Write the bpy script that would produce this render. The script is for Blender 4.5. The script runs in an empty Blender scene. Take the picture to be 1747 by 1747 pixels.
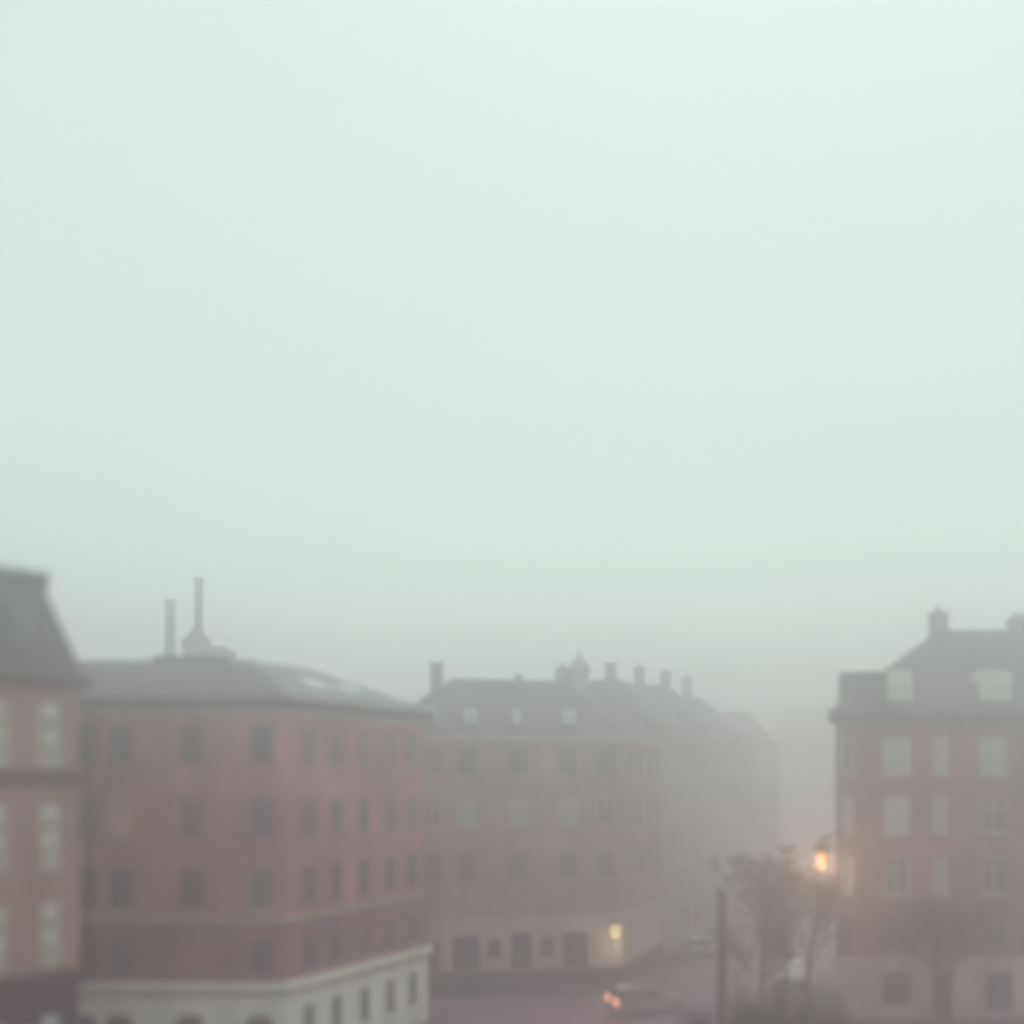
import bpy, bmesh, math, random
from mathutils import Vector
R = math.radians
S = bpy.context.scene
COL = S.collection
random.seed(7)

# ------------------------------------------------------------------ camera
EYE = 12.7            # eye height: a fourth floor window
FPX, CX, HZ = 1873.0, 873.5, 1330.0     # focal length, centre column and horizon row of the photograph (1747 px)
cam_d = bpy.data.cameras.new("camera")
cam = bpy.data.objects.new("camera", cam_d); COL.objects.link(cam)
cam.location = (0, 0, EYE); cam.rotation_euler = (R(90), 0, 0)
cam_d.sensor_width = 36; cam_d.lens = 36 * FPX / 1747
cam_d.shift_y = (HZ - 873.5) / 1747
cam_d.clip_start = 0.1; cam_d.clip_end = 3000
cam_d.dof.use_dof = True
cam_d.dof.focus_distance = 170
cam_d.dof.aperture_fstop = (cam_d.lens / 1000) / 0.68
S.camera = cam

# ------------------------------------------------------------------ sky and light
SUN_EL, SUN_AZ = R(70), R(20)
W = bpy.data.worlds.new("World"); S.world = W; W.use_nodes = True
nt = W.node_tree; nt.nodes.clear()
out = nt.nodes.new("ShaderNodeOutputWorld"); bg = nt.nodes.new("ShaderNodeBackground")
sky = nt.nodes.new("ShaderNodeTexSky"); sky.sky_type = 'NISHITA'; sky.sun_disc = False
sky.sun_elevation = SUN_EL; sky.sun_rotation = SUN_AZ; sky.dust_density = 4.0; sky.air_density = 1.0
tc = nt.nodes.new("ShaderNodeTexCoord"); sx = nt.nodes.new("ShaderNodeSeparateXYZ")
ramp = nt.nodes.new("ShaderNodeValToRGB")           # overcast cloud layer: brightest at the horizon, dimming upward
r_ = ramp.color_ramp
r_.elements[0].position = 0.0; r_.elements[0].color = (0.79, 0.985, 0.88, 1)
r_.elements[1].position = 0.75; r_.elements[1].color = (0.50, 0.665, 0.59, 1)
e_ = r_.elements.new(0.30); e_.color = (0.565, 0.73, 0.65, 1)
cn = nt.nodes.new("ShaderNodeTexNoise"); cn.inputs['Scale'].default_value = 2.2; cn.inputs['Detail'].default_value = 3
cm = nt.nodes.new("ShaderNodeMath"); cm.operation = 'MULTIPLY_ADD'; cm.inputs[1].default_value = 0.16
cs = nt.nodes.new("ShaderNodeMath"); cs.operation = 'ADD'; cs.inputs[1].default_value = -0.08
sc = nt.nodes.new("ShaderNodeVectorMath"); sc.operation = 'SCALE'; sc.inputs['Scale'].default_value = 12.0
mx = nt.nodes.new("ShaderNodeMix"); mx.data_type = 'RGBA'; mx.inputs[0].default_value = 0.93
L = nt.links.new
L(tc.outputs['Generated'], sx.inputs[0]); L(tc.outputs['Generated'], cn.inputs['Vector'])
L(cn.outputs[0], cm.inputs[0]); L(sx.outputs[2], cs.inputs[0]); L(cs.outputs[0], cm.inputs[2])
L(cm.outputs[0], ramp.inputs[0]); L(ramp.outputs[0], sc.inputs[0])
L(sky.outputs[0], mx.inputs[6]); L(sc.outputs[0], mx.inputs[7]); L(mx.outputs[2], bg.inputs[0])
bg.inputs[1].default_value = 0.082; L(bg.outputs[0], out.inputs[0])
sd = bpy.data.lights.new("sun", 'SUN'); sd.energy = 1.5; sd.angle = R(40); sd.color = (1, .995, .965)
so = bpy.data.objects.new("sun", sd); COL.objects.link(so)
so.rotation_euler = (R(90) - SUN_EL, 0, R(180) - SUN_AZ); so.location = (0, 0, 80)
vs = S.view_settings
vs.view_transform = 'Standard'; vs.look = 'None'; vs.exposure = 0.30; vs.gamma = 1
S.cycles.max_bounces = 12; S.cycles.volume_bounces = 8; S.cycles.diffuse_bounces = 3
S.cycles.use_denoising = True
S.cycles.filter_width = 3.6
S.cycles.sample_clamp_indirect = 6

# ------------------------------------------------------------------ helpers
def at(x, y, Y):                        # a point at distance Y seen at photograph pixel x, y
    return Vector(((x - CX) / FPX * Y, Y, EYE + (HZ - y) / FPX * Y))
def tag(o, label=None, cat=None, group=None, kind=None):
    if label: o['label'] = label
    if cat: o['category'] = cat
    if group: o['group'] = group
    if kind: o['kind'] = kind
    return o
def empty(name, loc, label=None, cat=None, group=None):
    o = bpy.data.objects.new(name, None); COL.objects.link(o); o.location = loc
    o.empty_display_size = 0.5
    return tag(o, label, cat, group)
def inst(name, me, parent=None, loc=(0, 0, 0), rz=0):
    o = bpy.data.objects.new(name, me); COL.objects.link(o)
    if parent: o.parent = parent
    o.location = loc; o.rotation_euler = (0, 0, rz)
    return o

class MB:                               # collects faces for ONE mesh
    def __init__(s): s.v = []; s.f = []; s.uv = []; s.sm = []
    def face(s, pts, uv=None, smooth=False):
        i = len(s.v); s.v += [tuple(p) for p in pts]; s.f.append(list(range(i, i + len(pts))))
        s.uv.append(uv or [(p[0] + p[1], p[2]) for p in pts]); s.sm.append(smooth)
    def box(s, x0, y0, z0, x1, y1, z1):
        P = [(x0,y0,z0),(x1,y0,z0),(x1,y1,z0),(x0,y1,z0),(x0,y0,z1),(x1,y0,z1),(x1,y1,z1),(x0,y1,z1)]
        for q in ((3,2,1,0),(4,5,6,7),(0,1,5,4),(1,2,6,5),(2,3,7,6),(3,0,4,7)): s.face([P[k] for k in q])
        return s
    def obox(s, c, u, hx, hy, z0, z1, taper=1.0):      # box turned to direction u
        n = Vector((-u[1], u[0])); u = Vector(u[:2]); c = Vector(c[:2])
        lo = [c + u*a*hx + n*b*hy for a, b in ((-1,-1),(1,-1),(1,1),(-1,1))]
        hi = [c + u*a*hx*taper + n*b*hy*taper for a, b in ((-1,-1),(1,-1),(1,1),(-1,1))]
        lo = [(p.x,p.y,z0) for p in lo]; hi = [(p.x,p.y,z1) for p in hi]
        s.face(hi); s.face(lo[::-1])
        for k in range(4): s.face([lo[k], lo[(k+1)%4], hi[(k+1)%4], hi[k]])
        return s
    def tube(s, a, b, ra, rb, n=8, caps=True):
        a, b = Vector(a), Vector(b); d = (b - a)
        if d.length < 1e-5: return s
        d.normalize(); t = Vector((0,0,1)) if abs(d.z) < .9 else Vector((1,0,0))
        e1 = d.cross(t).normalized(); e2 = d.cross(e1)
        A = [a + (e1*math.cos(2*math.pi*k/n) + e2*math.sin(2*math.pi*k/n))*ra for k in range(n)]
        B = [b + (e1*math.cos(2*math.pi*k/n) + e2*math.sin(2*math.pi*k/n))*rb for k in range(n)]
        for k in range(n): s.face([A[k], A[(k+1)%n], B[(k+1)%n], B[k]], smooth=True)
        if caps: s.face(A[::-1]); s.face(B)
        return s
    def lathe(s, c, prof, n=16):
        c = Vector(c)
        rings = [[c + Vector((r*math.cos(2*math.pi*k/n), r*math.sin(2*math.pi*k/n), z)) for k in range(n)] for r, z in prof]
        for A, B in zip(rings, rings[1:]):
            for k in range(n): s.face([A[k], A[(k+1)%n], B[(k+1)%n], B[k]], smooth=True)
        s.face(rings[0][::-1]); s.face(rings[-1])
        return s
    def mesh(s, name, mat, off=(0,0,0)):
        me = bpy.data.meshes.new(name); o = Vector(off)
        me.from_pydata([Vector(p) - o for p in s.v], [], s.f)
        ul = me.uv_layers.new(name="uv")
        k = 0
        for uv in s.uv:
            for q in uv: ul.data[k].uv = q; k += 1
        for p, sm in zip(me.polygons, s.sm): p.use_smooth = sm
        if any(s.sm):
            bm = bmesh.new(); bm.from_mesh(me); bmesh.ops.remove_doubles(bm, verts=bm.verts, dist=1e-4); bm.to_mesh(me); bm.free()
        me.materials.append(mat); me.update()
        return me
    def build(s, name, mat, parent=None, off=None):
        o = off if off is not None else (parent.matrix_world.translation if parent and parent.parent else (parent.location if parent else (0,0,0)))
        return inst(name, s.mesh(name, mat, o), parent)

# ------------------------------------------------------------------ materials
def mat(name, c, rough=.8, var=.25, scale=1.2, emit=None, spec=.3, brick=None, stain=0, metal=0, bump=0):
    m = bpy.data.materials.new(name); m.use_nodes = True; t = m.node_tree; N = t.nodes; lk = t.links.new
    b = N['Principled BSDF']; b.inputs['Roughness'].default_value = rough
    b.inputs['Specular IOR Level'].default_value = spec; b.inputs['Metallic'].default_value = metal
    co = N.new("ShaderNodeTexCoord")
    no = N.new("ShaderNodeTexNoise"); no.inputs['Scale'].default_value = scale; no.inputs['Detail'].default_value = 6
    lk(co.outputs['Object'], no.inputs['Vector'])
    def rgb(k): return (max(0, c[0]*k), max(0, c[1]*k), max(0, c[2]*k), 1)
    cr = N.new("ShaderNodeValToRGB")
    cr.color_ramp.elements[0].position = .3; cr.color_ramp.elements[1].position = .7
    cr.color_ramp.elements[0].color = rgb(1 - var); cr.color_ramp.elements[1].color = rgb(1 + var)
    lk(no.outputs[0], cr.inputs[0]); last = cr.outputs[0]
    if brick:
        bt = N.new("ShaderNodeTexBrick"); bt.inputs['Scale'].default_value = 1
        bt.inputs['Brick Width'].default_value = .24; bt.inputs['Row Height'].default_value = .075
        bt.inputs['Mortar Size'].default_value = .008
        bt.inputs['Color1'].default_value = (1.12, 1.08, 1.05, 1); bt.inputs['Color2'].default_value = (.8, .8, .82, 1)
        bt.inputs['Mortar'].default_value = (*brick, 1)
        lk(co.outputs['UV'], bt.inputs['Vector'])
        mu = N.new("ShaderNodeMix"); mu.data_type = 'RGBA'; mu.blend_type = 'MULTIPLY'; mu.inputs[0].default_value = 1
        lk(last, mu.inputs[6]); lk(bt.outputs[0], mu.inputs[7]); last = mu.outputs[2]
    if stain:
        mp = N.new("ShaderNodeMapping"); mp.inputs['Scale'].default_value = (1.4, 1.4, .12)
        lk(co.outputs['Object'], mp.inputs[0])
        n2 = N.new("ShaderNodeTexNoise"); n2.inputs['Scale'].default_value = 1.0; n2.inputs['Detail'].default_value = 5
        lk(mp.outputs[0], n2.inputs['Vector'])
        c2 = N.new("ShaderNodeValToRGB"); c2.color_ramp.elements[0].position = .35; c2.color_ramp.elements[1].position = .62
        k = 1 - stain; c2.color_ramp.elements[0].color = (k, k, k, 1); c2.color_ramp.elements[1].color = (1, 1, 1, 1)
        lk(n2.outputs[0], c2.inputs[0])
        mu = N.new("ShaderNodeMix"); mu.data_type = 'RGBA'; mu.blend_type = 'MULTIPLY'; mu.inputs[0].default_value = 1
        lk(last, mu.inputs[6]); lk(c2.outputs[0], mu.inputs[7]); last = mu.outputs[2]
    lk(last, b.inputs['Base Color'])
    if bump:
        bp = N.new("ShaderNodeBump"); bp.inputs['Strength'].default_value = bump
        n3 = N.new("ShaderNodeTexNoise"); n3.inputs['Scale'].default_value = scale*8
        lk(co.outputs['Object'], n3.inputs['Vector']); lk(n3.outputs[0], bp.inputs['Height']); lk(bp.outputs[0], b.inputs['Normal'])
    if emit:
        b.inputs['Emission Color'].default_value = (*emit[:3], 1); b.inputs['Emission Strength'].default_value = emit[3]
    return m
M = {}
M['brick_orange'] = mat('brick_orange', (.46, .19, .215), .9, .32, .35, brick=(1.15, 1.3, 1.3), stain=.28)
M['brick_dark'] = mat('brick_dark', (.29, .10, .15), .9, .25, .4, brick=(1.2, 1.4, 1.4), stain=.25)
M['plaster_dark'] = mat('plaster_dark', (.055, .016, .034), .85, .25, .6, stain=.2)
M['brick_brown'] = mat('brick_brown', (.40, .24, .26), .9, .2, .4, brick=(1.2, 1.4, 1.4), stain=.25)
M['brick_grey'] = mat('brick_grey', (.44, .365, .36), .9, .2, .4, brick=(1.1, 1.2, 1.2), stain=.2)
M['brick_red'] = mat('brick_red', (.29, .115, .15), .9, .2, .4, brick=(1.2, 1.35, 1.35), stain=.25)
M['plaster_beige'] = mat('plaster_beige', (.40, .235, .215), .9, .12, .5, stain=.2)
M['stucco'] = mat('stucco', (.93, .92, .82), .8, .08, .5, stain=.14)
M['stucco_murky'] = mat('stucco_murky', (.52, .39, .39), .85, .15, .5, stain=.3)
M['stucco_dull'] = mat('stucco_dull', (.58, .47, .44), .85, .12, .5, stain=.2)
M['stone_dark'] = mat('stone_dark', (.07, .03, .05), .85, .2, .8)
M['stone_light'] = mat('stone_light', (.50, .46, .40), .8, .12, .7, stain=.15)
M['slate'] = mat('slate', (.085, .066, .088), .7, .22, .6, spec=.4, stain=.15)
M['slate_light'] = mat('slate_light', (.085, .068, .088), .75, .2, .5, spec=.45, stain=.15)
M['slate_purple'] = mat('slate_purple', (.095, .07, .09), .6, .22, .6, spec=.35, stain=.15)
M['tower_grey'] = mat('tower_grey', (.24, .215, .22), .85, .2, .6, stain=.2)
M['slate_lit'] = mat('slate_lit', (.12, .11, .128), .5, .2, .5, spec=.5, stain=.15)  # paler roof tone carrying the brighter light of one slope
M['zinc'] = mat('zinc', (.30, .32, .33), .4, .15, .7, spec=.5)
M['frame_white'] = mat('frame_white', (.8, .81, .78), .5, .05, 1)
M['frame_grey'] = mat('frame_grey', (.13, .12, .13), .5, .1, 1)
M['frame_dim'] = mat('frame_dim', (.27, .26, .26), .5, .1, 1)
M['frame_pale'] = mat('frame_pale', (.62, .62, .60), .5, .05, 1)
M['glass_dull'] = mat('glass_dull', (.11, .065, .09), .3, .3, .7, spec=.25)
M['curtain_dull'] = mat('curtain_dull', (.38, .37, .36), .3, .3, 1.6, spec=.5)
M['glass_dark'] = mat('glass_dark', (.035, .015, .032), .2, .3, .7, spec=.22)
M['glass_sky'] = mat('glass_sky', (.07, .08, .085), .1, .3, .7, spec=.6)
M['curtain'] = mat('curtain', (.58, .59, .56), .3, .25, 1.6, spec=.5)
M['skylight_glass'] = mat('skylight_glass', (.55, .6, .62), .12, .1, 1, spec=.7)
M['lit_warm'] = mat('lit_warm', (.3, .2, .12), .4, .3, 1.5, emit=(1, .5, .33, .10))
M['lit_red'] = mat('lit_red', (.25, .1, .1), .4, .3, 1.5, emit=(1, .35, .3, .06))
M['asphalt'] = mat('asphalt', (.18, .098, .135), .45, .25, .25, spec=.45, bump=.15)
M['paving'] = mat('paving', (.085, .05, .08), .5, .25, .6, spec=.4, bump=.2)
M['kerb'] = mat('kerb', (.2, .19, .19), .7, .15, 1.5)
M['iron'] = mat('iron', (.02, .014, .02), .5, .2, 2, spec=.4)
M['steel_dark'] = mat('steel_dark', (.022, .006, .016), .75, .2, 2)
M['bark'] = mat('bark', (.045, .032, .036), .9, .3, 3)
M['twig'] = mat('twig', (.035, .012, .026), .9, .3, 3)
M['lamp_orange'] = mat('lamp_orange', (.2, .08, .03), .4, .05, 1, emit=(1, .36, .10, .9))
M['lamp_yellow'] = mat('lamp_yellow', (.8, .7, .4), .4, .05, 1, emit=(1, .74, .36, .85))
M['tail_red'] = mat('tail_red', (.5, .05, .04), .3, .05, 1, emit=(1, .36, .20, 2.4))
M['tail_off'] = mat('tail_off', (.25, .02, .02), .25, .05, 1)
M['head_glass'] = mat('head_glass', (.7, .7, .7), .15, .05, 1, spec=.6)
M['rubber'] = mat('rubber', (.02, .02, .02), .8, .1, 3)
M['rim'] = mat('rim', (.45, .45, .46), .35, .05, 3, metal=.8)
M['car_glass'] = mat('car_glass', (.03, .03, .04), .06, .1, 1, spec=.7)
M['paint_plum'] = mat('paint_plum', (.24, .20, .22), .3, .08, .8, spec=.6)
M['paint_white'] = mat('paint_white', (.55, .57, .56), .3, .04, .8, spec=.5)
M['paint_silver'] = mat('paint_silver', (.5, .53, .54), .28, .05, .8, spec=.6)
M['clay'] = mat('clay', (.24, .12, .09), .85, .15, 2)
M['chimney_brick'] = mat('chimney_brick', (.25, .23, .235), .9, .2, .8, brick=(1.2, 1.3, 1.3))

# ------------------------------------------------------------------ building kit
def offset(poly, d):                    # convex counter-clockwise footprint moved outward by d (negative: inward)
    n = len(poly); res = []
    for i in range(n):
        p0, p1, p2 = Vector(poly[i-1]), Vector(poly[i]), Vector(poly[(i+1) % n])
        a = (p1 - p0).normalized(); b = (p2 - p1).normalized()
        na = Vector((a.y, -a.x)); nb = Vector((b.y, -b.x))
        k = d / (1 + na.dot(nb)); res.append(p1 + (na + nb) * k)
    return res
def ring(mb, poly, z0, z1, proj, inner=-.02):   # a band running round a footprint
    o = offset(poly, proj); i = offset(poly, inner); n = len(poly)
    for k in range(n):
        j = (k+1) % n
        mb.face([(*o[k],z0),(*o[j],z0),(*o[j],z1),(*o[k],z1)])
        mb.face([(*o[k],z1),(*o[j],z1),(*i[j],z1),(*i[k],z1)])
        mb.face([(*i[k],z0),(*i[j],z0),(*o[j],z0),(*o[k],z0)])
    return mb
def tcol(p0, u, x):                     # distance along a wall at which photograph column x meets it
    k = (x - CX) / FPX
    return (k*p0[1] - p0[0]) / (u[0] - k*u[1])
def facade(mb, p0, p1, z0, z1, ops, depth=.22):  # a wall with true openings (t0, z0, t1, z1, rise)
    p0, p1 = Vector(p0), Vector(p1); ln = (p1-p0).length; u = (p1-p0)/ln; n = Vector((u.y, -u.x))
    P = lambda t, z, d=0: (p0.x + u.x*t - n.x*d, p0.y + u.y*t - n.y*d, z)
    ts = sorted({0, ln, *[o[0] for o in ops], *[o[2] for o in ops]}); zs = sorted({z0, z1, *[o[1] for o in ops], *[o[3] for o in ops]})
    for a, b in zip(ts, ts[1:]):
        for c, d in zip(zs, zs[1:]):
            mt, mz = (a+b)/2, (c+d)/2
            if any(o[0] < mt < o[2] and o[1] < mz < o[3] for o in ops): continue
            mb.face([P(a,c), P(b,c), P(b,d), P(a,d)], [(a,c),(b,c),(b,d),(a,d)])
    def q(A, B):                        # reveal between two points of the opening's edge
        mb.face([P(*A), P(*B), P(*B, depth), P(*A, depth)], [(A[0],A[1]),(B[0],B[1]),(B[0]+depth,B[1]),(A[0]+depth,A[1])])
    for a, c, b, d, rise in ops:
        q((b,c),(a,c)); q((a,c),(a,d-rise)); q((b,d-rise),(b,c))
        if rise <= 0: q((a,d),(b,d)); continue
        arc = [((a+b)/2 - (b-a)/2*math.cos(math.pi*k/12), d - rise + rise*math.sin(math.pi*k/12)) for k in range(13)]
        for A, B in zip(arc, arc[1:]): q(A, B)
        for A, B in zip(arc[:7], arc[1:7]): mb.face([P(*A), P(*B), P(a,d)], [A, B, (a,d)])
        for A, B in zip(arc[6:], arc[7:]): mb.face([P(*A), P(*B), P(b,d)], [A, B, (b,d)])
WC = {}
def win_mesh(w, h, fm, pm, sm, bars):
    key = (round(w,2), round(h,2), fm, pm, sm, bars)
    if key in WC: return WC[key]
    f = MB(); t = .08; x = w/2
    f.box(-x,.05,0,-x+t,.15,h).box(x-t,.05,0,x,.15,h).box(-x+t,.05,0,x-t,.15,t).box(-x+t,.05,h-t,x-t,.15,h)
    if bars == 3: f.box(-x+t,.06,h*.5-.22,x-t,.14,h*.5+.0).box(-x+t,.062,h-t-.3,x-t,.138,h-t); bars = 0
    if bars >= 1: f.box(-.035,.06,t,.035,.14,h-t)
    if bars >= 2:
        zt = h*.66; f.box(-x+t,.062,zt,-.035,.138,zt+.07).box(.035,.062,zt,x-t,.138,zt+.07)
    p = MB().box(-x+.02,.10,.02,x-.02,.115,h-.02)
    s = MB().box(-x-.08,-.10,-.10,x+.08,.20,-.003) if sm else None
    WC[key] = (f.mesh('window', M[fm]), p.mesh('pane', M[pm]), s.mesh('sill', M[sm]) if s else None)
    return WC[key]
def window(b, p0, u, t, z, w, h, fm='frame_grey', pm='glass_dark', sm=None, bars=2, name='window', label=None):
    f, p, s = win_mesh(w, h, fm, pm, sm, bars)
    o = inst(name, f, b, (p0[0]+u[0]*t - b.location.x, p0[1]+u[1]*t - b.location.y, z - b.location.z), math.atan2(u[1], u[0]))
    inst('pane', p, o)
    if s: inst('sill', s, o)
    if label: o['label'] = label
    return o
def hip(mb, poly, z0, stages, over=.35, soffit=True, only=None, cap=True):
    prev, zp = offset(poly, over), z0
    if soffit: mb.face([(*p, z0) for p in prev][::-1])
    for d, z in stages:
        cur = offset(poly, -d); n = len(poly)
        for k in range(n):
            if only is not None and k not in only: continue
            j = (k+1) % n; e = (Vector(prev[j])-Vector(prev[k])).length
            sl = math.hypot(z-zp, d)
            mb.face([(*prev[k],zp),(*prev[j],zp),(*cur[j],z),(*cur[k],z)], [(0,0),(e,0),(e,sl),(0,sl)])
        prev, zp = cur, z
    if cap: mb.face([(*p, zp) for p in prev])
    return mb
def chimney(b, x, y, z0, z1, hx=.45, hy=.35, u=(1,0), pots=2, m='chimney_brick'):
    mb = MB().obox((x,y), u, hx, hy, z0, z1-.12).obox((x,y), u, hx+.08, hy+.08, z1-.12, z1)
    o = mb.build('chimney', M[m], b, b.location)
    for k in range(pots):
        dx = (k-(pots-1)/2)*.42
        MB().lathe((x+u[0]*dx, y+u[1]*dx, z1), [(.13,0),(.11,.3),(.13,.32),(.13,.36)], 10).build('chimney_pot', M['clay'], o, b.location)
def udir(a, b):
    d = Vector(b)-Vector(a); return d.normalized()

# ------------------------------------------------------------------ ground
g = MB(); g.face([(-290,-40,0),(290,-40,0),(290,330,0),(-290,330,0)])
tag(g.build('street', M['asphalt']), kind='structure')
def rounded(poly, r, n=6):
    res = []
    for i in range(len(poly)):
        p0, p1, p2 = Vector(poly[i-1]), Vector(poly[i]), Vector(poly[(i+1) % len(poly)])
        a = p1 + (p0-p1).normalized()*r; b = p1 + (p2-p1).normalized()*r
        for k in range(n+1):
            t = k/n; res.append(a*(1-t)**2 + p1*2*t*(1-t) + b*t*t)
    return res
def pavement(poly, out_, r):
    pl = rounded(offset(poly, out_), r); n = len(pl)
    inner = [p - (p - sum(pl, Vector((0,0)))/n).normalized()*.3 for p in pl]
    mb = MB(); mb.face([(*p, .12) for p in inner]); tag(mb.build('pavement', M['paving']), kind='structure')
    kb = MB()
    for k in range(n):
        j = (k+1) % n
        kb.face([(*pl[k],0),(*pl[j],0),(*pl[j],.124),(*pl[k],.124)]); kb.face([(*pl[k],.124),(*pl[j],.124),(*inner[j],.124),(*inner[k],.124)])
    tag(kb.build('kerb', M['kerb']), kind='structure')

# ------------------------------------------------------------------ building at the left edge (mansard roof)
Rr = Vector((-15.0, 38.0)); ua = Vector((.632, .775)).normalized(); na = Vector((-ua.y, ua.x))
Lr = Rr - ua*13
PA = [Lr, Rr, Rr + na*10, Lr + na*10]
bA = empty('mansard_building', (*((Lr+Rr)/2), 0), 'dusky plaster building with steep dark mansard roof and narrow white windows, nearest on the left', 'building')
ca = [tcol(Lr, ua, x) for x in (86, -6)]; ca.append(2*ca[1]-ca[0])
rowsA = [(13.25, 2.0), (9.75, 2.05), (6.45, 2.05), (2.6, 2.1)]
opsA = [(t-.31, z, t+.31, z+h, 0) for t in ca for z, h in rowsA]
mb = MB(); facade(mb, PA[0], PA[1], 5.9, 16.2, [o for o in opsA if o[1] > 5.9])
for k in (1,2,3): facade(mb, PA[k], PA[(k+1)%4], 0, 16.2, [])
mb.build('wall', M['plaster_beige'], bA)
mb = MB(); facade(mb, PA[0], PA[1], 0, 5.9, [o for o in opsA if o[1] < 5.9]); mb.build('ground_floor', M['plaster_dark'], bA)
for t in ca:
    for z, h in rowsA: window(bA, Lr, ua, t, z, .62, h, 'frame_white', 'curtain_dull' if z > 6 else 'glass_sky', 'stone_light', 3)
def cornice(b, poly, z0, z1, proj, m, name='cornice'):
    return ring(MB(), poly, z0, z1, proj).build(name, M[m], b)
cornice(bA, PA, 15.85, 16.2, .32, 'stone_dark'); cornice(bA, PA, 12.55, 12.95, .16, 'stone_dark', 'string_course')
cornice(bA, PA, 5.65, 6.2, .25, 'stone_dark', 'string_course')
rf = hip(MB(), PA, 16.2, [(-.1, 16.35), (.85, 19.45)], .34).build('roof', M['slate_purple'], bA)
ring(MB(), offset(PA, -.85), 19.3, 19.82, .16, -1.5).build('roof_edge', M['slate'], rf, bA.location)
def dormer(b, c, u, w, h, z, depth, fm, pm, rm, arch=.25, name='dormer'):
    # c: middle of the front face, u: direction along the front
    u = Vector(u).normalized(); n = Vector((u.y, -u.x)); c = Vector(c[:2])
    arc = [(-w/2, 0), (w/2, 0)] + [(w/2*math.cos(math.pi*k/8), h - arch + arch*math.sin(math.pi*k/8)) for k in range(9)]
    P = lambda a, d, zz: (c.x + u.x*a - n.x*d, c.y + u.y*a - n.y*d, z + zz)
    mb = MB(); mb.face([P(a, 0, q) for a, q in arc]); mb.face([P(a, depth, q) for a, q in arc][::-1])
    for k in range(len(arc)):
        A, B = arc[k], arc[(k+1) % len(arc)]
        mb.face([P(A[0],0,A[1]), P(A[0],depth,A[1]), P(B[0],depth,B[1]), P(B[0],0,B[1])])
    o = mb.build(name, M[rm], b)
    o2 = inst('window', None, o) if False else None
    f, p, s = win_mesh(w-.16, h-.3, fm, pm, None, 2)
    wloc = Vector((c.x + n.x*.16, c.y + n.y*.16, z + .12)) - b.location
    q = inst('dormer_window', f, b, wloc, math.atan2(u.y, u.x)); q.parent = o
    inst('pane', p, q) if False else None
    pm_ = MB().box(-w/2+.1, .10, .02, w/2-.1, .115, h-.32).mesh('pane', M[pm])
    q.data = q.data.copy()
    bm = bmesh.new(); bm.from_mesh(q.data)
    q.data.materials.append(M[pm])
    tmp = bpy.data.meshes.new('t'); bm.to_mesh(q.data); bm.free()
    return o, q, pm_
def dormer_thing(b, *a, **k):
    o, q, pm_ = dormer(b, *a, **k)
    pa = inst('pane', pm_, o, q.location, q.rotation_euler.z)
    return o
tA = tcol(Lr, ua, 42); pA = Lr + ua*tA - na*(-.25)
dormer_thing(bA, pA, ua, .8, 1.55, 17.1, .9, 'frame_dim', 'glass_sky', 'slate', .2)

# ------------------------------------------------------------------ long brick block with white ground floor
PB = [Vector(p) for p in ((-25,47), (-9.62,47), (-4.48,57.3), (-13.4,61.8), (-25,60))]
bB = empty('brick_block', (-14, 52, 0), 'long red brick block over a white ground floor, low grey roof with two skylights', 'building')
u1, u2 = udir(PB[0], PB[1]), udir(PB[1], PB[2])
c1 = [tcol(PB[0], u1, x) for x in (146, 206, 326, 446)]; c2 = [tcol(PB[1], u2, x) for x in (527, 574, 622, 666, 704)]
rowsB = [(13.3, 1.75), (10.15, 1.75), (7.15, 1.75), (4.32, 1.45)]
ring_z = 4.0
mb = MB()
facade(mb, PB[0], PB[1], 6.6, 16.0, [(t-.52, z, t+.52, z+h, 0) for t in c1 for z, h in rowsB[:3]])
facade(mb, PB[1], PB[2], 6.6, 16.0, [(t-.48, z, t+.48, z+h, 0) for t in c2 for z, h in rowsB[:3]])
for k in (2,3,4): facade(mb, PB[k], PB[(k+1)%5], 0, 16.0, [])
mb.build('wall', M['brick_orange'], bB)
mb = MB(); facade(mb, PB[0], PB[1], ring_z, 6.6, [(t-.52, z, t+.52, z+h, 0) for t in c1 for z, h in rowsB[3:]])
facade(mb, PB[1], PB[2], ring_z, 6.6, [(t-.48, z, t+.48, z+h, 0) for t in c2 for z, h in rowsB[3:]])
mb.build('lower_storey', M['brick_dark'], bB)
mb = MB()
PG = offset(PB, .06)
gz1 = [(t-.58, 1.0, t+.58, 2.62, .22) for t in c1]; gz2 = [(t-.42, 1.15, t+.42, 2.85, .3) for t in c2]
facade(mb, PG[0], PG[1], 0, ring_z-.3, gz1, .28); facade(mb, PG[1], PG[2], 0, ring_z-.3, gz2, .28)
mb.build('ground_floor', M['stucco'], bB)
lit = {(1,1): 'lit_warm', (2,3): 'lit_red'}
for i, t in enumerate(c1):
    for r, (z, h) in enumerate(rowsB):
        pm = lit.get((i, r), 'glass_dull' if r < 2 else random.choice(['glass_dark','glass_dark','glass_sky']))
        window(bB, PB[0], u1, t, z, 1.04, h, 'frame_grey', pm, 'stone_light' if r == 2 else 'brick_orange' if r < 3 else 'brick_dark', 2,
               label='faintly lit window with a warm curtain' if pm == 'lit_warm' else None)
    window(bB, PG[0], u1, t, 1.0, 1.16, 1.62, 'frame_grey', 'glass_dark', 'stucco', 1)
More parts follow.
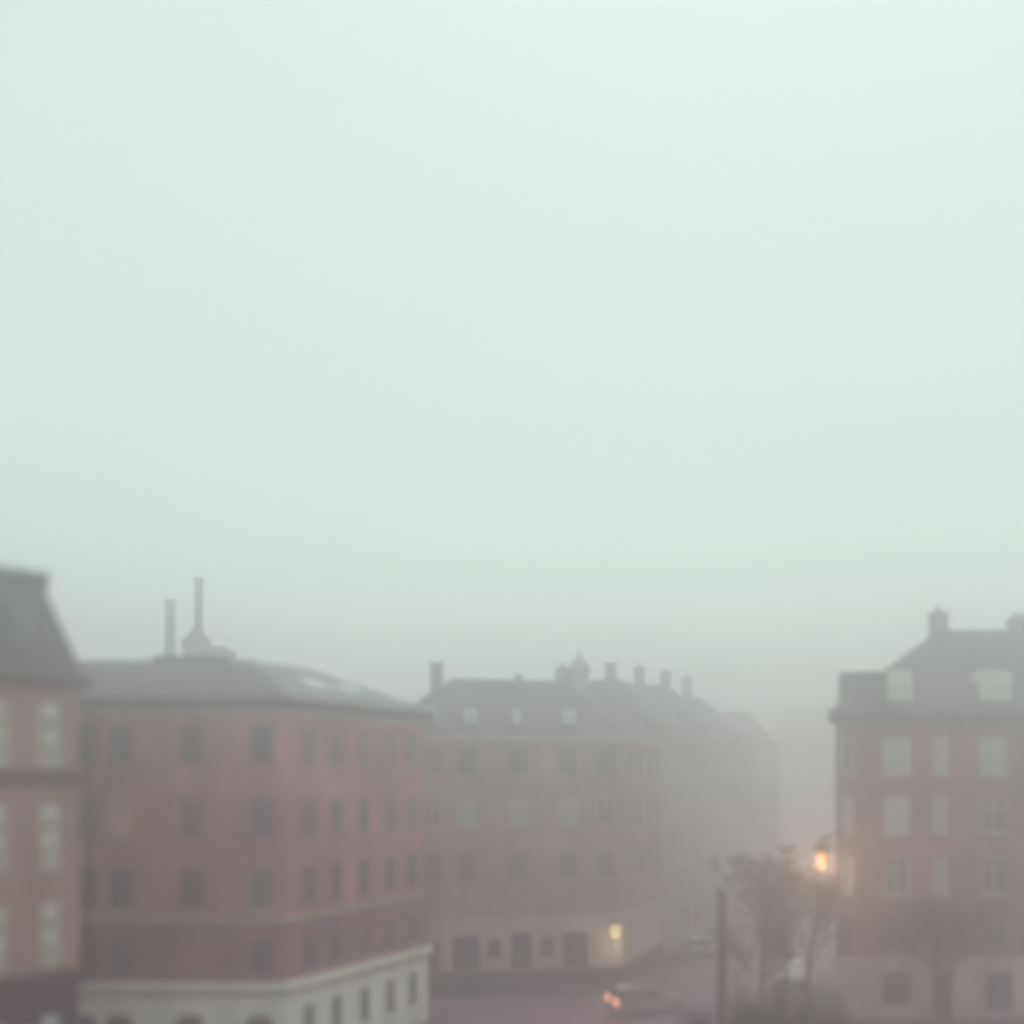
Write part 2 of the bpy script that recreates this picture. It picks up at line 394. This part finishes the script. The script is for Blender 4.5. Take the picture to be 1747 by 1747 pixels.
for t in c2:
    for r, (z, h) in enumerate(rowsB):
        window(bB, PB[1], u2, t, z, .96, h, 'frame_dim' if r < 2 else 'frame_grey', 'glass_dull' if r < 2 else random.choice(['glass_dark','glass_sky']), 'brick_orange', 2)
    window(bB, PG[1], u2, t, 1.15, .84, 1.7, 'frame_dim', 'glass_sky', 'stucco', 1)
cornice(bB, PB, 3.7, 4.04, .26, 'stucco'); cornice(bB, PB, 3.42, 3.697, .14, 'stone_light', 'string_course')
cornice(bB, PB, 6.62, 6.80, .12, 'stone_light', 'string_course'); cornice(bB, PB, 15.5, 15.72, .06, 'stone_light', 'frieze')
cornice(bB, PB, 15.75, 16.17, .35, 'slate_purple', 'eaves')
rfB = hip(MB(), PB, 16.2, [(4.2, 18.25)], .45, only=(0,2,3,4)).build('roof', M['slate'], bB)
hip(MB(), PB, 16.2, [(4.2, 18.25)], .45, False, (1,), False).build('roof_slope', M['slate_lit'], bB)  # street-side slope built apart, its stronger light put into a paler colour
MB().box(-15.2*52/47, 51.4, 18.2, -12.1*52/47, 52.1, 18.48).build('ridge_cap', M['slate'], rfB, bB.location)
# roof flue and skylights
fp = at(386, 1180, 49.4)
MB().lathe((fp.x, fp.y, fp.z-.5), [(.14,0),(.14,1.75),(.2,1.8),(.2,1.9)], 12).build('flue', M['zinc'], rfB, bB.location)
nB = Vector((-u2.y, u2.x))
for xs, ln in ((588, 1.9), (618, 1.6)):
    t = 3.2 if xs == 588 else 6.0
    p = PB[1] + u2*t; sl = (18.25-16.2)/4.65
    mb = MB(); e0, e1 = 1.25, 2.0
    q = []
    for a, d in ((0,e0),(ln,e0),(ln,e1),(0,e1)):
        w_ = p + u2*a + nB*d; q.append(Vector((w_.x, w_.y, 16.2 + (d+.45)*sl + .09)))
    lo = [v - Vector((0,0,.14)) for v in q]
    mb.face(q)
    for k in range(4): mb.face([lo[k], lo[(k+1)%4], q[(k+1)%4], q[k]])
    mb.build('skylight', M['skylight_glass'], rfB, bB.location)
# drainpipe near the mansard building
dp = at(152, 1400, 46.85)
MB().tube((dp.x, 46.86, 4.1), (dp.x, 46.86, 15.7), .09, .09, 8).build('drainpipe', M['steel_dark'], bB)

for tt in (11.2,):
    q = PB[1] + u2*tt + Vector((u2.y, -u2.x))*.14
    MB().tube((q.x,q.y,4.1),(q.x,q.y,15.7),.07,.07,8).build('drainpipe', M['frame_dim'], bB)
# ------------------------------------------------------------------ corner house behind, ground floor of arches
PC = [Vector(p) for p in ((-8,64.26), (6.77,68), (10.5,77.3), (0,81.5), (-9,78))]
bC = empty('corner_house', (0, 70, 0), 'hazy brick corner house with arched pale ground floor and small roof dormers', 'building')
v1, v2 = udir(PC[0], PC[1]), udir(PC[1], PC[2])
cc = [tcol(PC[0], v1, x) for x in (738, 797, 885, 970, 1034)]
cd = [1.6, 4.1, 6.6, 8.9]
rowsC = [(13.0, 1.6), (9.9, 1.65), (6.6, 1.7)]
mb = MB()
facade(mb, PC[0], PC[1], 4.4, 15.2, [(t-.6, z, t+.6, z+h, .1) for t in cc for z, h in rowsC])
facade(mb, PC[1], PC[2], 0, 15.2, [(t-.5, z, t+.5, z+h, .1) for t in cd for z, h in rowsC])
for k in (2,3,4): facade(mb, PC[k], PC[(k+1)%5], 0, 15.2, [])
mb.build('wall', M['brick_brown'], bC)
PH = offset(PC, .08)
ga = [(tcol(PH[0], v1, x), w, z0, z1, r) for x, w, z0, z1, r in ((796,1.7,.3,3.4,.18),(890,1.35,.3,3.5,.18),(982,1.65,.3,3.4,.18),(844,.85,1.95,3.15,.42),(934,.85,1.95,3.15,.42),(740,.8,.9,3.1,.4))]
mb = MB(); facade(mb, PH[0], PH[1], 1.2, 4.15, [(t-w/2, max(z0,1.25), t+w/2, z1, r) for t, w, z0, z1, r in ga], .3)
facade(mb, PH[1], PH[2], 1.2, 4.15, [])
mb.build('ground_floor', M['stucco_dull'], bC)
ring(MB(), PC, 0, 1.2, .14).build('plinth', M['stone_dark'], bC)
for t, w, z0, z1, r in ga:
    window(bC, PH[0], v1, t, max(z0,1.25), w, z1-max(z0,1.25), 'frame_grey', 'glass_dark', None, 1, 'arched_window')
cornice(bC, PC, 4.15, 4.42, .2, 'stucco_dull', 'string_course'); cornice(bC, PC, 15.05, 15.34, .34, 'stucco_dull')
for i, t in enumerate(cc):
    for r, (z, h) in enumerate(rowsC):
        window(bC, PC[0], v1, t, z, 1.2, h, 'frame_pale' if r == 1 else 'frame_dim', ('curtain_dull' if r == 1 and 0 < i < 4 else 'glass_dull'), 'brick_brown', 2)
for t in cd:
    for z, h in rowsC: window(bC, PC[1], v2, t, z, 1.0, h, 'frame_dim', 'glass_dull', None, 2)
hip(MB(), PC, 15.34, [(4.6, 19.15)], .4).build('roof', M['slate_light'], bC)
for x, w in ((737,1.0), (806,1.0), (886,.6), (975,1.0)):
    t = tcol(PC[0], v1, x); p = PC[0] + v1*t + Vector((-v1.y, v1.x))*.55
    dormer_thing(bC, p, v1, w, 1.15, 16.0, 1.4, 'frame_white', 'skylight_glass', 'zinc', .15)
p = at(745, 1145, 71); chimney(bC, p.x, p.y, 18.2, at(0,1131,71).z, .33, .4, v1, 0)
p = at(885, 1155, 71); chimney(bC, p.x, p.y, 18.6, at(0,1152,71).z, .2, .2, v1, 0)

# ------------------------------------------------------------------ row of houses running up the street on the left
st = Vector((.371, .9285)).normalized(); sn = Vector((-st.y, st.x))
p0 = Vector((10.5, 77.3)) + st*.05
spec = [(12.5, 16.2, 20.3, 'brick_grey', 'second house up the street, grey brick, with a domed roof turret in the fog'),
        (13.0, 16.6, 20.9, 'brick_brown', 'third house up the street, pale brick, with two chimneys fading into fog'),
        (14.0, 16.4, 20.8, 'brick_grey', 'last house of the left row, pale in the fog beside the open street'),]
for i, (ln, ez, rz, m, lab) in enumerate(spec):
    q = [p0, p0 + st*(ln-.05), p0 + st*(ln-.05) + sn*11, p0 + sn*11]
    b = empty('row_house', (*((q[0]+q[2])/2), 0), lab, 'building', 'foggy houses up the street')
    mb = MB(); cols = [1.6 + k*(ln-3.2)/4 for k in range(5)]; rows = [(.9,2.0),(4.3,1.8),(7.5,1.8),(10.7,1.8),(13.7,1.6)]
    facade(mb, q[0], q[1], 0, ez-.2, [(t-.55, z, t+.55, z+h, .1) for t in cols for z, h in rows])
    for k in (1,2,3): facade(mb, q[k], q[(k+1)%4], 0, ez-.2, [])
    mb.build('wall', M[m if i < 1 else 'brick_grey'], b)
    for t in cols:
        for z, h in rows: window(b, q[0], st, t, z, 1.1, h, 'frame_pale', 'glass_dull', None, 2)
    cornice(b, q, ez-.3, ez-.003, .3, 'stucco_dull')
    hip(MB(), q, ez, [(4.4, rz)], .35).build('roof', M['slate_light'], b)
    if i == 0:
        pp = at(960, 1150, 84); chimney(b, pp.x, pp.y, 19.0, at(0,1140,84).z, .6, .4, st, 2)
        pp = at(1042, 1150, 84); chimney(b, pp.x, pp.y, 19.0, at(0,1131,84).z, .33, .35, st, 0)
        pp = at(988, 1150, 84); zz = 19.4
        tb = MB().lathe((pp.x, pp.y, zz), [(1.0,-.9),(1.0,.6),(.72,.75),(.72,1.35),(.9,1.5),(.85,1.9),(.55,2.35),(.25,2.7),(.1,3.0),(.04,3.3)], 12)
        tb.build('roof_turret', M['zinc'], b)
    if i == 1:
        for x, y in ((1091,1139),(1135,1147)):
            pp = at(x, y, 97); chimney(b, pp.x, pp.y, 19.2, pp.z, .4, .4, st, 1)
    if i == 2:
        for x, y in ((1172,1156),):
            pp = at(x, y, 110); chimney(b, pp.x, pp.y, 19.6, pp.z, .4, .45, st, 1)
    p0 = p0 + st*ln
# far end of the street
for (xa, xb, Y, zt, lab) in ((1150,1334,140,21.6,'faint gabled house closing the street, almost lost in fog'), (1338,1450,225,28.2,'faintest house at the far end of the street')):
    a, c = at(xa,0,Y), at(xb,0,Y); q = [Vector((a.x,Y)), Vector((c.x,Y+1)), Vector((c.x,Y+12)), Vector((a.x,Y+11))]
    b = empty('row_house', ((a.x+c.x)/2, Y+6, 0), lab, 'building', 'foggy houses up the street')
    uu = udir(q[0], q[1]); ln = (q[1]-q[0]).length
    mb = MB(); cols = [1.3 + k*(ln-2.6)/2 for k in range(3)]; rows = [(4.3,1.8),(7.5,1.8),(10.7,1.8),(13.9,1.6)]
    facade(mb, q[0], q[1], 0, zt-5, [(t-.55, z, t+.55, z+h, 0) for t in cols for z, h in rows])
    for k in (1,2,3): facade(mb, q[k], q[(k+1)%4], 0, zt-5, [])
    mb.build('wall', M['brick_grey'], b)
    for t in cols:
        for z, h in rows: window(b, q[0], uu, t, z, 1.1, h, 'frame_pale', 'glass_dull', None, 2)
    hip(MB(), q, zt-5, [(3.4, zt)], .3).build('roof', M['slate_light'], b)

# ------------------------------------------------------------------ brick house on the right
PF = [Vector(p) for p in ((17.1,58), (32,58), (36.4,69), (21.5,69))]
bF = empty('brick_house', (26, 63, 0), 'red brick house with tall hipped slate roof and pale dormers, right of the street', 'building')
w1 = udir(PF[0], PF[1])
cf = [(tcol(PF[0], w1, x), w) for x, w in ((1447,.55), (1530,1.4), (1605,.75), (1697,1.5), (1770,.75))]
rowsF = [(13.0, 1.95), (9.85, 1.95), (6.65, 1.95), (3.75, 1.7)]
mb = MB(); facade(mb, PF[0], PF[1], 3.3, 16.0, [(t-w/2, z, t+w/2, z+h, .1) for t, w in cf for z, h in rowsF])
for k in (1,2,3): facade(mb, PF[k], PF[(k+1)%4], 0, 16.0, [])
mb.build('wall', M['brick_red'], bF)
PI_ = offset(PF, .08)
gf = [(tcol(PI_[0], w1, x), w, z0, z1, r) for x, w, z0, z1, r in ((1530,1.5,.8,2.55,.3),(1608,1.1,.15,2.6,.2),(1705,1.5,.5,2.55,.3))]
mb = MB(); facade(mb, PI_[0], PI_[1], 0, 3.1, [(t-w/2, z0, t+w/2, z1, r) for t, w, z0, z1, r in gf], .3)
mb.build('ground_floor', M['stucco_murky'], bF)
for k, (t, w, z0, z1, r) in enumerate(gf):
    window(bF, PI_[0], w1, t, z0, w, z1-z0, 'frame_grey', 'glass_dark', None, 1, 'door' if k == 1 else 'shop_window')
cornice(bF, PF, 3.1, 3.35, .18, 'stucco_murky', 'string_course'); cornice(bF, PF, 15.75, 16.17, .34, 'slate')
for i, (t, w) in enumerate(cf):
    for r, (z, h) in enumerate(rowsF):
        window(bF, PF[0], w1, t, z, w, h, 'frame_pale' if r < 3 else 'frame_dim', random.choice(['curtain_dull','glass_dull']) if r < 3 else 'glass_dull', 'stone_light' if r < 3 else 'brick_red', 2 if w > 1 else 0)
for tt in (.25, 9.0):
    q = PF[0] + w1*tt + Vector((0,-.16))
    MB().tube((q.x,q.y,3.4),(q.x,q.y,15.7),.07,.07,8).build('drainpipe', M['frame_dim'], bF)
hip(MB(), PF, 16.2, [(5.0, 21.3)], .4).build('roof', M['slate_light'], bF)
for x, w, z in ((1538,1.45,16.5), (1704,1.8,16.5)):
    t = tcol(PF[0], w1, x); p = PF[0] + w1*t + Vector((0,.35))
    dormer_thing(bF, p, w1, w, 2.1, z, 2.2, 'frame_white', 'curtain', 'stone_light', .7)
uf = udir(PF[3], PF[0]); nf = Vector((-uf.y, uf.x))        # street side of the roof
p = PF[3] + uf*(10.1) + nf*.12
dormer_thing(bF, p, uf, 1.6, 2.25, 16.25, 2.4, 'frame_white', 'glass_sky', 'slate', .12)
p = PF[3] + uf*(5.0) + nf*.12
dormer_thing(bF, p, uf, 1.6, 2.25, 16.25, 2.4, 'frame_white', 'glass_sky', 'slate', .12)
p = at(1601, 1060, 63.3); chimney(bF, p.x, p.y, 20.6, at(0,1046,63.3).z, .42, .45, (1,0), 1)
p = at(1738, 1060, 63.3); chimney(bF, p.x, p.y, 20.6, at(0,1056,63.3).z, .5, .45, (1,0), 2)

for pl, o_, r in ((PA,2.0,2.0), (PB,2.2,2.0), (PC,2.6,4.0), (PF,2.4,3.0)): pavement(pl, o_, r)
pavement([Vector((10.6,77.6)), Vector((10.6,77.6))+st*40, Vector((10.6,77.6))+st*40+sn*6, Vector((10.6,77.6))+sn*6], 2.3, 1.5)

# ------------------------------------------------------------------ far chimneys behind the block
def z_at(y, Y): return EYE + (HZ-y)/FPX*Y
Y = 94; c = at(290, 0, Y)
st1 = empty('chimney_stack', (c.x, Y, 0), 'plain round factory chimney without a cap, faint in the fog', 'chimney')
MB().lathe((c.x,Y,0), [(.8,0),(.42,z_at(1040,Y)),(.42,z_at(1024,Y))], 16).build('shaft', M['tower_grey'], st1)
MB().lathe((c.x,Y,z_at(1024,Y)-.5), [(.47,0),(.47,.5)], 16).build('rim_band', M['tower_grey'], st1)
Y = 92; c = at(339, 0, Y)
st2 = empty('boiler_house', (c.x, Y+1, 0), 'thin chimney with flared top on the pointed roof of a block', 'chimney')
zb = z_at(1106, Y)
MB().box(c.x-.8, Y-1.5, 0, c.x+2.4, Y+3, zb).build('wall', M['tower_grey'], st2)
MB().obox((c.x-.2,Y), (1,0), 1.0, .8, zb-.02, z_at(1092,Y)).obox((c.x-.1,Y), (1,0), 0.85, .8, z_at(1092,Y), z_at(1072,Y), .3).build('roof', M['slate_light'], st2)
MB().lathe((c.x,Y,z_at(1076,Y)), [(.38,0),(.33,z_at(996,Y)-z_at(1076,Y)),(.48,z_at(992,Y)-z_at(1076,Y)),(.48,z_at(986,Y)-z_at(1076,Y))], 14).build('shaft', M['tower_grey'], st2)

# ------------------------------------------------------------------ lamps
def lamp_light(o, loc, e, col, r=.15):
    d = bpy.data.lights.new('lamp_light', 'POINT'); d.energy = e; d.color = col; d.shadow_soft_size = r
    l = bpy.data.objects.new('lamp_light', d); COL.objects.link(l); l.parent = o; l.location = Vector(loc) - o.location
c = at(1402, 1457, 56.5)
l1 = empty('street_lamp', (17.1, 57.9, c.z), 'glowing orange lamp under a broad dark hood at the corner of the brick house', 'street lamp', 'orange street lamps')
hood = MB().lathe((c.x,c.y,c.z+.12), [(.52,0),(.5,.12),(.3,.4),(.16,.5),(.12,.75)], 16); hood.build('hood', M['iron'], l1)
MB().lathe((c.x,c.y,c.z-.2), [(.06,-.14),(.22,-.02),(.28,.16),(.22,.3)], 14).build('bulb', M['lamp_orange'], l1)
MB().tube((c.x,c.y,c.z+.85),(17.2,57.97,c.z+1.0),.07,.07,8).tube((c.x+.25,c.y+.3,c.z+.85),(17.2,57.97,c.z+.25),.05,.05,8).box(17.12,57.8,c.z+.1,17.5,57.99,c.z+1.25).build('bracket', M['iron'], l1)
lamp_light(l1, (c.x-.1, c.y-.2, c.z-.55), 230, (1,.55,.25))
c = at(1341, 1458, 88)
l2 = empty('street_lamp', (c.x, c.y, c.z), 'faint distant lamp hung from a wire over the street', 'street lamp', 'orange street lamps')
MB().lathe((c.x,c.y,c.z+.1), [(.42,0),(.4,.1),(.2,.3),(.06,.36)], 14).build('hood', M['iron'], l2)
MB().lathe((c.x,c.y,c.z-.15), [(.05,-.1),(.2,0),(.22,.12),(.2,.22)], 12).build('bulb', M['lamp_yellow'], l2)
wa = Vector((14.7, 88)); wb = Vector((29.3, 88))
MB().tube((wa.x,wa.y,c.z+1.1),(c.x,c.y,c.z+.46),.02,.02,5).tube((c.x,c.y,c.z+.46),(wb.x,wb.y,c.z+1.1),.02,.02,5).build('wire', M['iron'], l2)
lamp_light(l2, (c.x, c.y, c.z-.4), 50, (1,.7,.4))
t = tcol(PC[0], v1, 1046); pw = PC[0] + v1*t; n = Vector((v1.y,-v1.x))
zc = z_at(1588, 67.5)
l3 = empty('wall_lantern', (pw.x, pw.y, zc), 'yellow lit box lantern on the corner house wall', 'lantern')
k_ = pw + n*.38
MB().obox(k_, v1, .25, .2, zc-.45, zc+.4).build('glass', M['lamp_yellow'], l3)
MB().obox(k_, v1, .31, .26, zc+.4, zc+.52).obox(k_, v1, .28, .23, zc-.52, zc-.45).build('casing', M['iron'], l3)
MB().obox(pw + n*.13, v1, .05, .13, zc-.1, zc+.05).build('bracket', M['iron'], l3)
lamp_light(l3, (k_.x+n.x*.6, k_.y+n.y*.6, zc-.9), 26, (1,.78,.4))

# ------------------------------------------------------------------ pole
c = at(1231, 1522, 47)
po = empty('pole', (c.x, 47, 0), 'tall plain dark pole standing beside the street in front of the shrubs', 'pole')
MB().tube((c.x,47,0),(c.x,47,c.z),.20,.17,14).build('shaft', M['steel_dark'], po)
MB().lathe((c.x,47,c.z), [(.185,-.02),(.185,.04),(.09,.12),(.02,.15)], 14).build('cap', M['steel_dark'], po)
MB().lathe((c.x,47,0), [(.28,0),(.28,.9),(.2,1.05)], 14).build('base', M['steel_dark'], po)

# ------------------------------------------------------------------ cars
def car(x, y, rz, paint, label, lit_tail=False, long=4.1):
    b = empty('car', (x, y, 0), label, 'car', 'cars in the street'); b.rotation_euler.z = rz
    k = long/4.1
    def P(px, s, z): return (px*k, s, z)
    def loft(prof, name, m, w=lambda z: .83):
        mb = MB(); n = len(prof)
        Lp = [P(a, -w(z), z) for a, z in prof]; Rp = [P(a, w(z), z) for a, z in prof]
        for i in range(n):
            j = (i+1) % n; mb.face([Lp[i], Lp[j], Rp[j], Rp[i]], smooth=False)
        mb.face(Lp[::-1]); mb.face(Rp)
        return inst(name, mb.mesh(name, M[m]), b)
    body = [(-2.02,.3),(-2.05,.55),(-2.02,.85),(-1.95,1.0),(-1.0,1.0),(.75,.98),(1.5,.88),(1.95,.74),(2.05,.5),(2.0,.28)]
    o = loft(body, 'body', paint, lambda z: .86 if z < .8 else .80)
    bv = o.modifiers.new('bevel', 'BEVEL'); bv.width = .06; bv.segments = 2
    wf = lambda z: .79 - (z-.98)*.35
    loft([(-1.93,.985),(-1.72,1.36),(.02,1.38),(.9,.985)], 'windows', 'car_glass', wf)
    r = loft([(-1.76,1.36),(-1.6,1.47),(-.8,1.51),(-.2,1.47),(.1,1.36)], 'roof', paint, lambda z: .665 - (z-1.36)*.5)
    for px in (-1.78, -.85, .15):
        for s in (-1, 1):
            pass
    for px in (-1.28, 1.25):
        for s in (-1, 1):
            ty = MB().tube(P(px, s*.88, .32), P(px, s*.66, .32), .32, .32, 18); w_ = inst('wheel', ty.mesh('wheel', M['rubber']), b)
            rm = MB().tube(P(px, s*.892, .32), P(px, s*.87, .32), .19, .19, 14); inst('rim', rm.mesh('rim', M['rim']), w_)
    for s in (-1, 1):
        inst('tail_light', MB().box(-2.09*k, s*.66-.2, .64, -1.98*k, s*.66+.2, .96).mesh('tail_light', M['tail_red' if lit_tail else 'tail_off']), b)
        inst('headlight', MB().box(1.86*k, s*.62-.16, .58, 2.03*k, s*.62+.16, .74).mesh('headlight', M['head_glass']), b)
    inst('bumper', MB().box(-2.12*k, -.8, .3, -1.9*k, .8, .5).mesh('bumper', M['paint_plum']), b)
    return b
c = at(1104, 0, 59.8)
car(c.x, 59.8, R(14), 'paint_plum', 'grey car with glowing red tail lights, driving across the open street', True)
c = at(1200, 0, 79.5)
car(c.x, 79.5, math.atan2(st.y, st.x), 'paint_silver', 'silver car parked at the kerb just left of the dark pole', False)
c = at(1352, 0, 68)
car(c.x, 68, math.atan2(st.y, st.x)+math.pi, 'paint_white', 'pale car half hidden by bare trees and shrubs, left of the brick house', False)

# ------------------------------------------------------------------ bare trees and shrubs
def grow(mb, tw, p, d, ln, r, lev, maxlev, rnd, spread):
    n = 3 if lev < 2 else 2; q = Vector(p); dd = Vector(d)
    for k in range(n):
        e = q + dd*ln/n; rr_ = max(r, .016); (mb if lev < 3 else tw).tube(q, e, rr_*(1-.3*k/n), rr_*(1-.3*(k+1)/n), 7 if lev < 2 else (4 if lev < 3 else 3), False)
        q = e; dd = (dd + Vector((rnd.uniform(-1,1), rnd.uniform(-1,1), rnd.uniform(-.4,.7)))*.16).normalized()
        if lev < maxlev and k > 0:
            for _ in range(3 if lev < 2 else 2):
                nd = (dd + Vector((rnd.uniform(-1,1), rnd.uniform(-1,1), rnd.uniform(-.3,.8)))*spread).normalized()
                grow(mb, tw, q, nd, ln*rnd.uniform(.52,.72), r*.52, lev+1, maxlev, rnd, spread)
    if lev < maxlev: grow(mb, tw, q, dd, ln*.62, r*.6, lev+1, maxlev, rnd, spread)
def tree(x, y, h, label, seed, maxlev=5, spread=.8):
    rnd = random.Random(seed)
    b = empty('bare_tree', (x, y, 0), label, 'tree', 'bare street trees')
    tr, tw = MB(), MB()
    grow(tr, tw, (x,y,0), Vector((rnd.uniform(-.05,.05),0,1)).normalized(), h*.42, h*.0135, 0, maxlev, rnd, spread)
    tr.build('trunk', M['bark'], b); tw.build('crown', M['twig'], b)
c = at(1300, 0, 63); tree(c.x, 63, 9.0, 'tallest bare tree just right of the dark pole', 3)
c = at(1378, 0, 60); tree(c.x, 60, 7.6, 'bare tree below the orange lamp, left of the brick house', 5)
c = at(1300, 0, 57); tree(c.x, 57, 5.2, 'smallest bare tree, close to the dark pole on its right', 14)
c = at(1342, 0, 66); tree(c.x, 66, 7.4, 'slender bare tree between two others, behind the pale car', 11)
c = at(1622, 0, 54.5); tree(c.x, 54.5, 6.8, 'bare tree standing against the brick house front', 4, 5, 1.0)
def shrub(x, y, h, w, label, seed):
    rnd = random.Random(seed)
    b = empty('shrub', (x, y, 0), label, 'shrub', 'dark winter shrubs')
    mb, lf = MB(), MB()
    for _ in range(90):
        a = rnd.uniform(0, 6.28); rr = w*math.sqrt(rnd.random()); top = Vector((x+rr*math.cos(a), y+rr*math.sin(a), h*(1-.35*(rr/w)**2)*rnd.uniform(.8,1)))
        q0 = Vector((x+rr*.3*math.cos(a), y+rr*.3*math.sin(a), 0)); mid = (q0+top)/2 + Vector((rnd.uniform(-.2,.2), rnd.uniform(-.2,.2), .2))
        mb.tube(q0, mid, .03, .022, 4, False).tube(mid, top, .022, .008, 4, False)
        ln_ = rnd.random() < .22
        if ln_:
            tip = top + Vector((rnd.uniform(-.35,.35), rnd.uniform(-.35,.35), rnd.uniform(.5,1.5))); mb.tube(top, tip, .016, .01, 3, False)
            for _ in range(14):
                q = top*(1-(t := rnd.random())) + tip*t; mb.tube(q, q + Vector((rnd.uniform(-.35,.35), rnd.uniform(-.35,.35), rnd.uniform(.05,.4))), .012, .008, 3, False)
        for _ in range(75):
            t = rnd.uniform(.1, 1); q = (q0*(1-t)+mid*t) if rnd.random() < .4 else (mid*(1-t)+top*t)
            q = q + Vector((rnd.gauss(0,.14), rnd.gauss(0,.14), rnd.gauss(0,.14)))
            d1 = Vector((rnd.uniform(-1,1), rnd.uniform(-1,1), rnd.uniform(-1,1))).normalized()*rnd.uniform(.06,.12); d2 = d1.cross(Vector((rnd.uniform(-1,1), rnd.uniform(-1,1), 1))).normalized()*.04
            lf.face([q-d1, q+d2, q+d1, q-d2])
    mb.build('stems', M['bark'], b); lf.build('foliage', M['twig'], b)
for x, Y, yt, w, lab in ((1194,41.5,1716,.65,'dark shrub left of the pole, beside the driving car'), (1272,41,1690,.8,'dark shrub nearest the pole on its right, tallest of the clump'),
        (1322,40,1698,.8,'dark shrub in the middle of the clump, under the tallest bare tree'), (1372,40.5,1708,.78,'dark shrub directly below the pale car'), (1424,41.3,1718,.72,'low dark shrub closest to the brick house')):
    c = at(x, yt, Y); shrub(c.x, Y, c.z, w, lab, int(x))

# ------------------------------------------------------------------ fog
hz = MB().box(-300, -50, -1, 300, 340, 30.8)
hm = bpy.data.materials.new('fog'); hm.use_nodes = True; t_ = hm.node_tree; t_.nodes.clear()
o_ = t_.nodes.new('ShaderNodeOutputMaterial'); pv = t_.nodes.new('ShaderNodeVolumePrincipled')
pv.inputs['Density'].default_value = .0165; pv.inputs['Color'].default_value = (.985, .953, .962, 1); pv.inputs['Anisotropy'].default_value = .83
t_.links.new(pv.outputs[0], o_.inputs['Volume'])
tag(hz.build('haze', hm), kind='stuff')
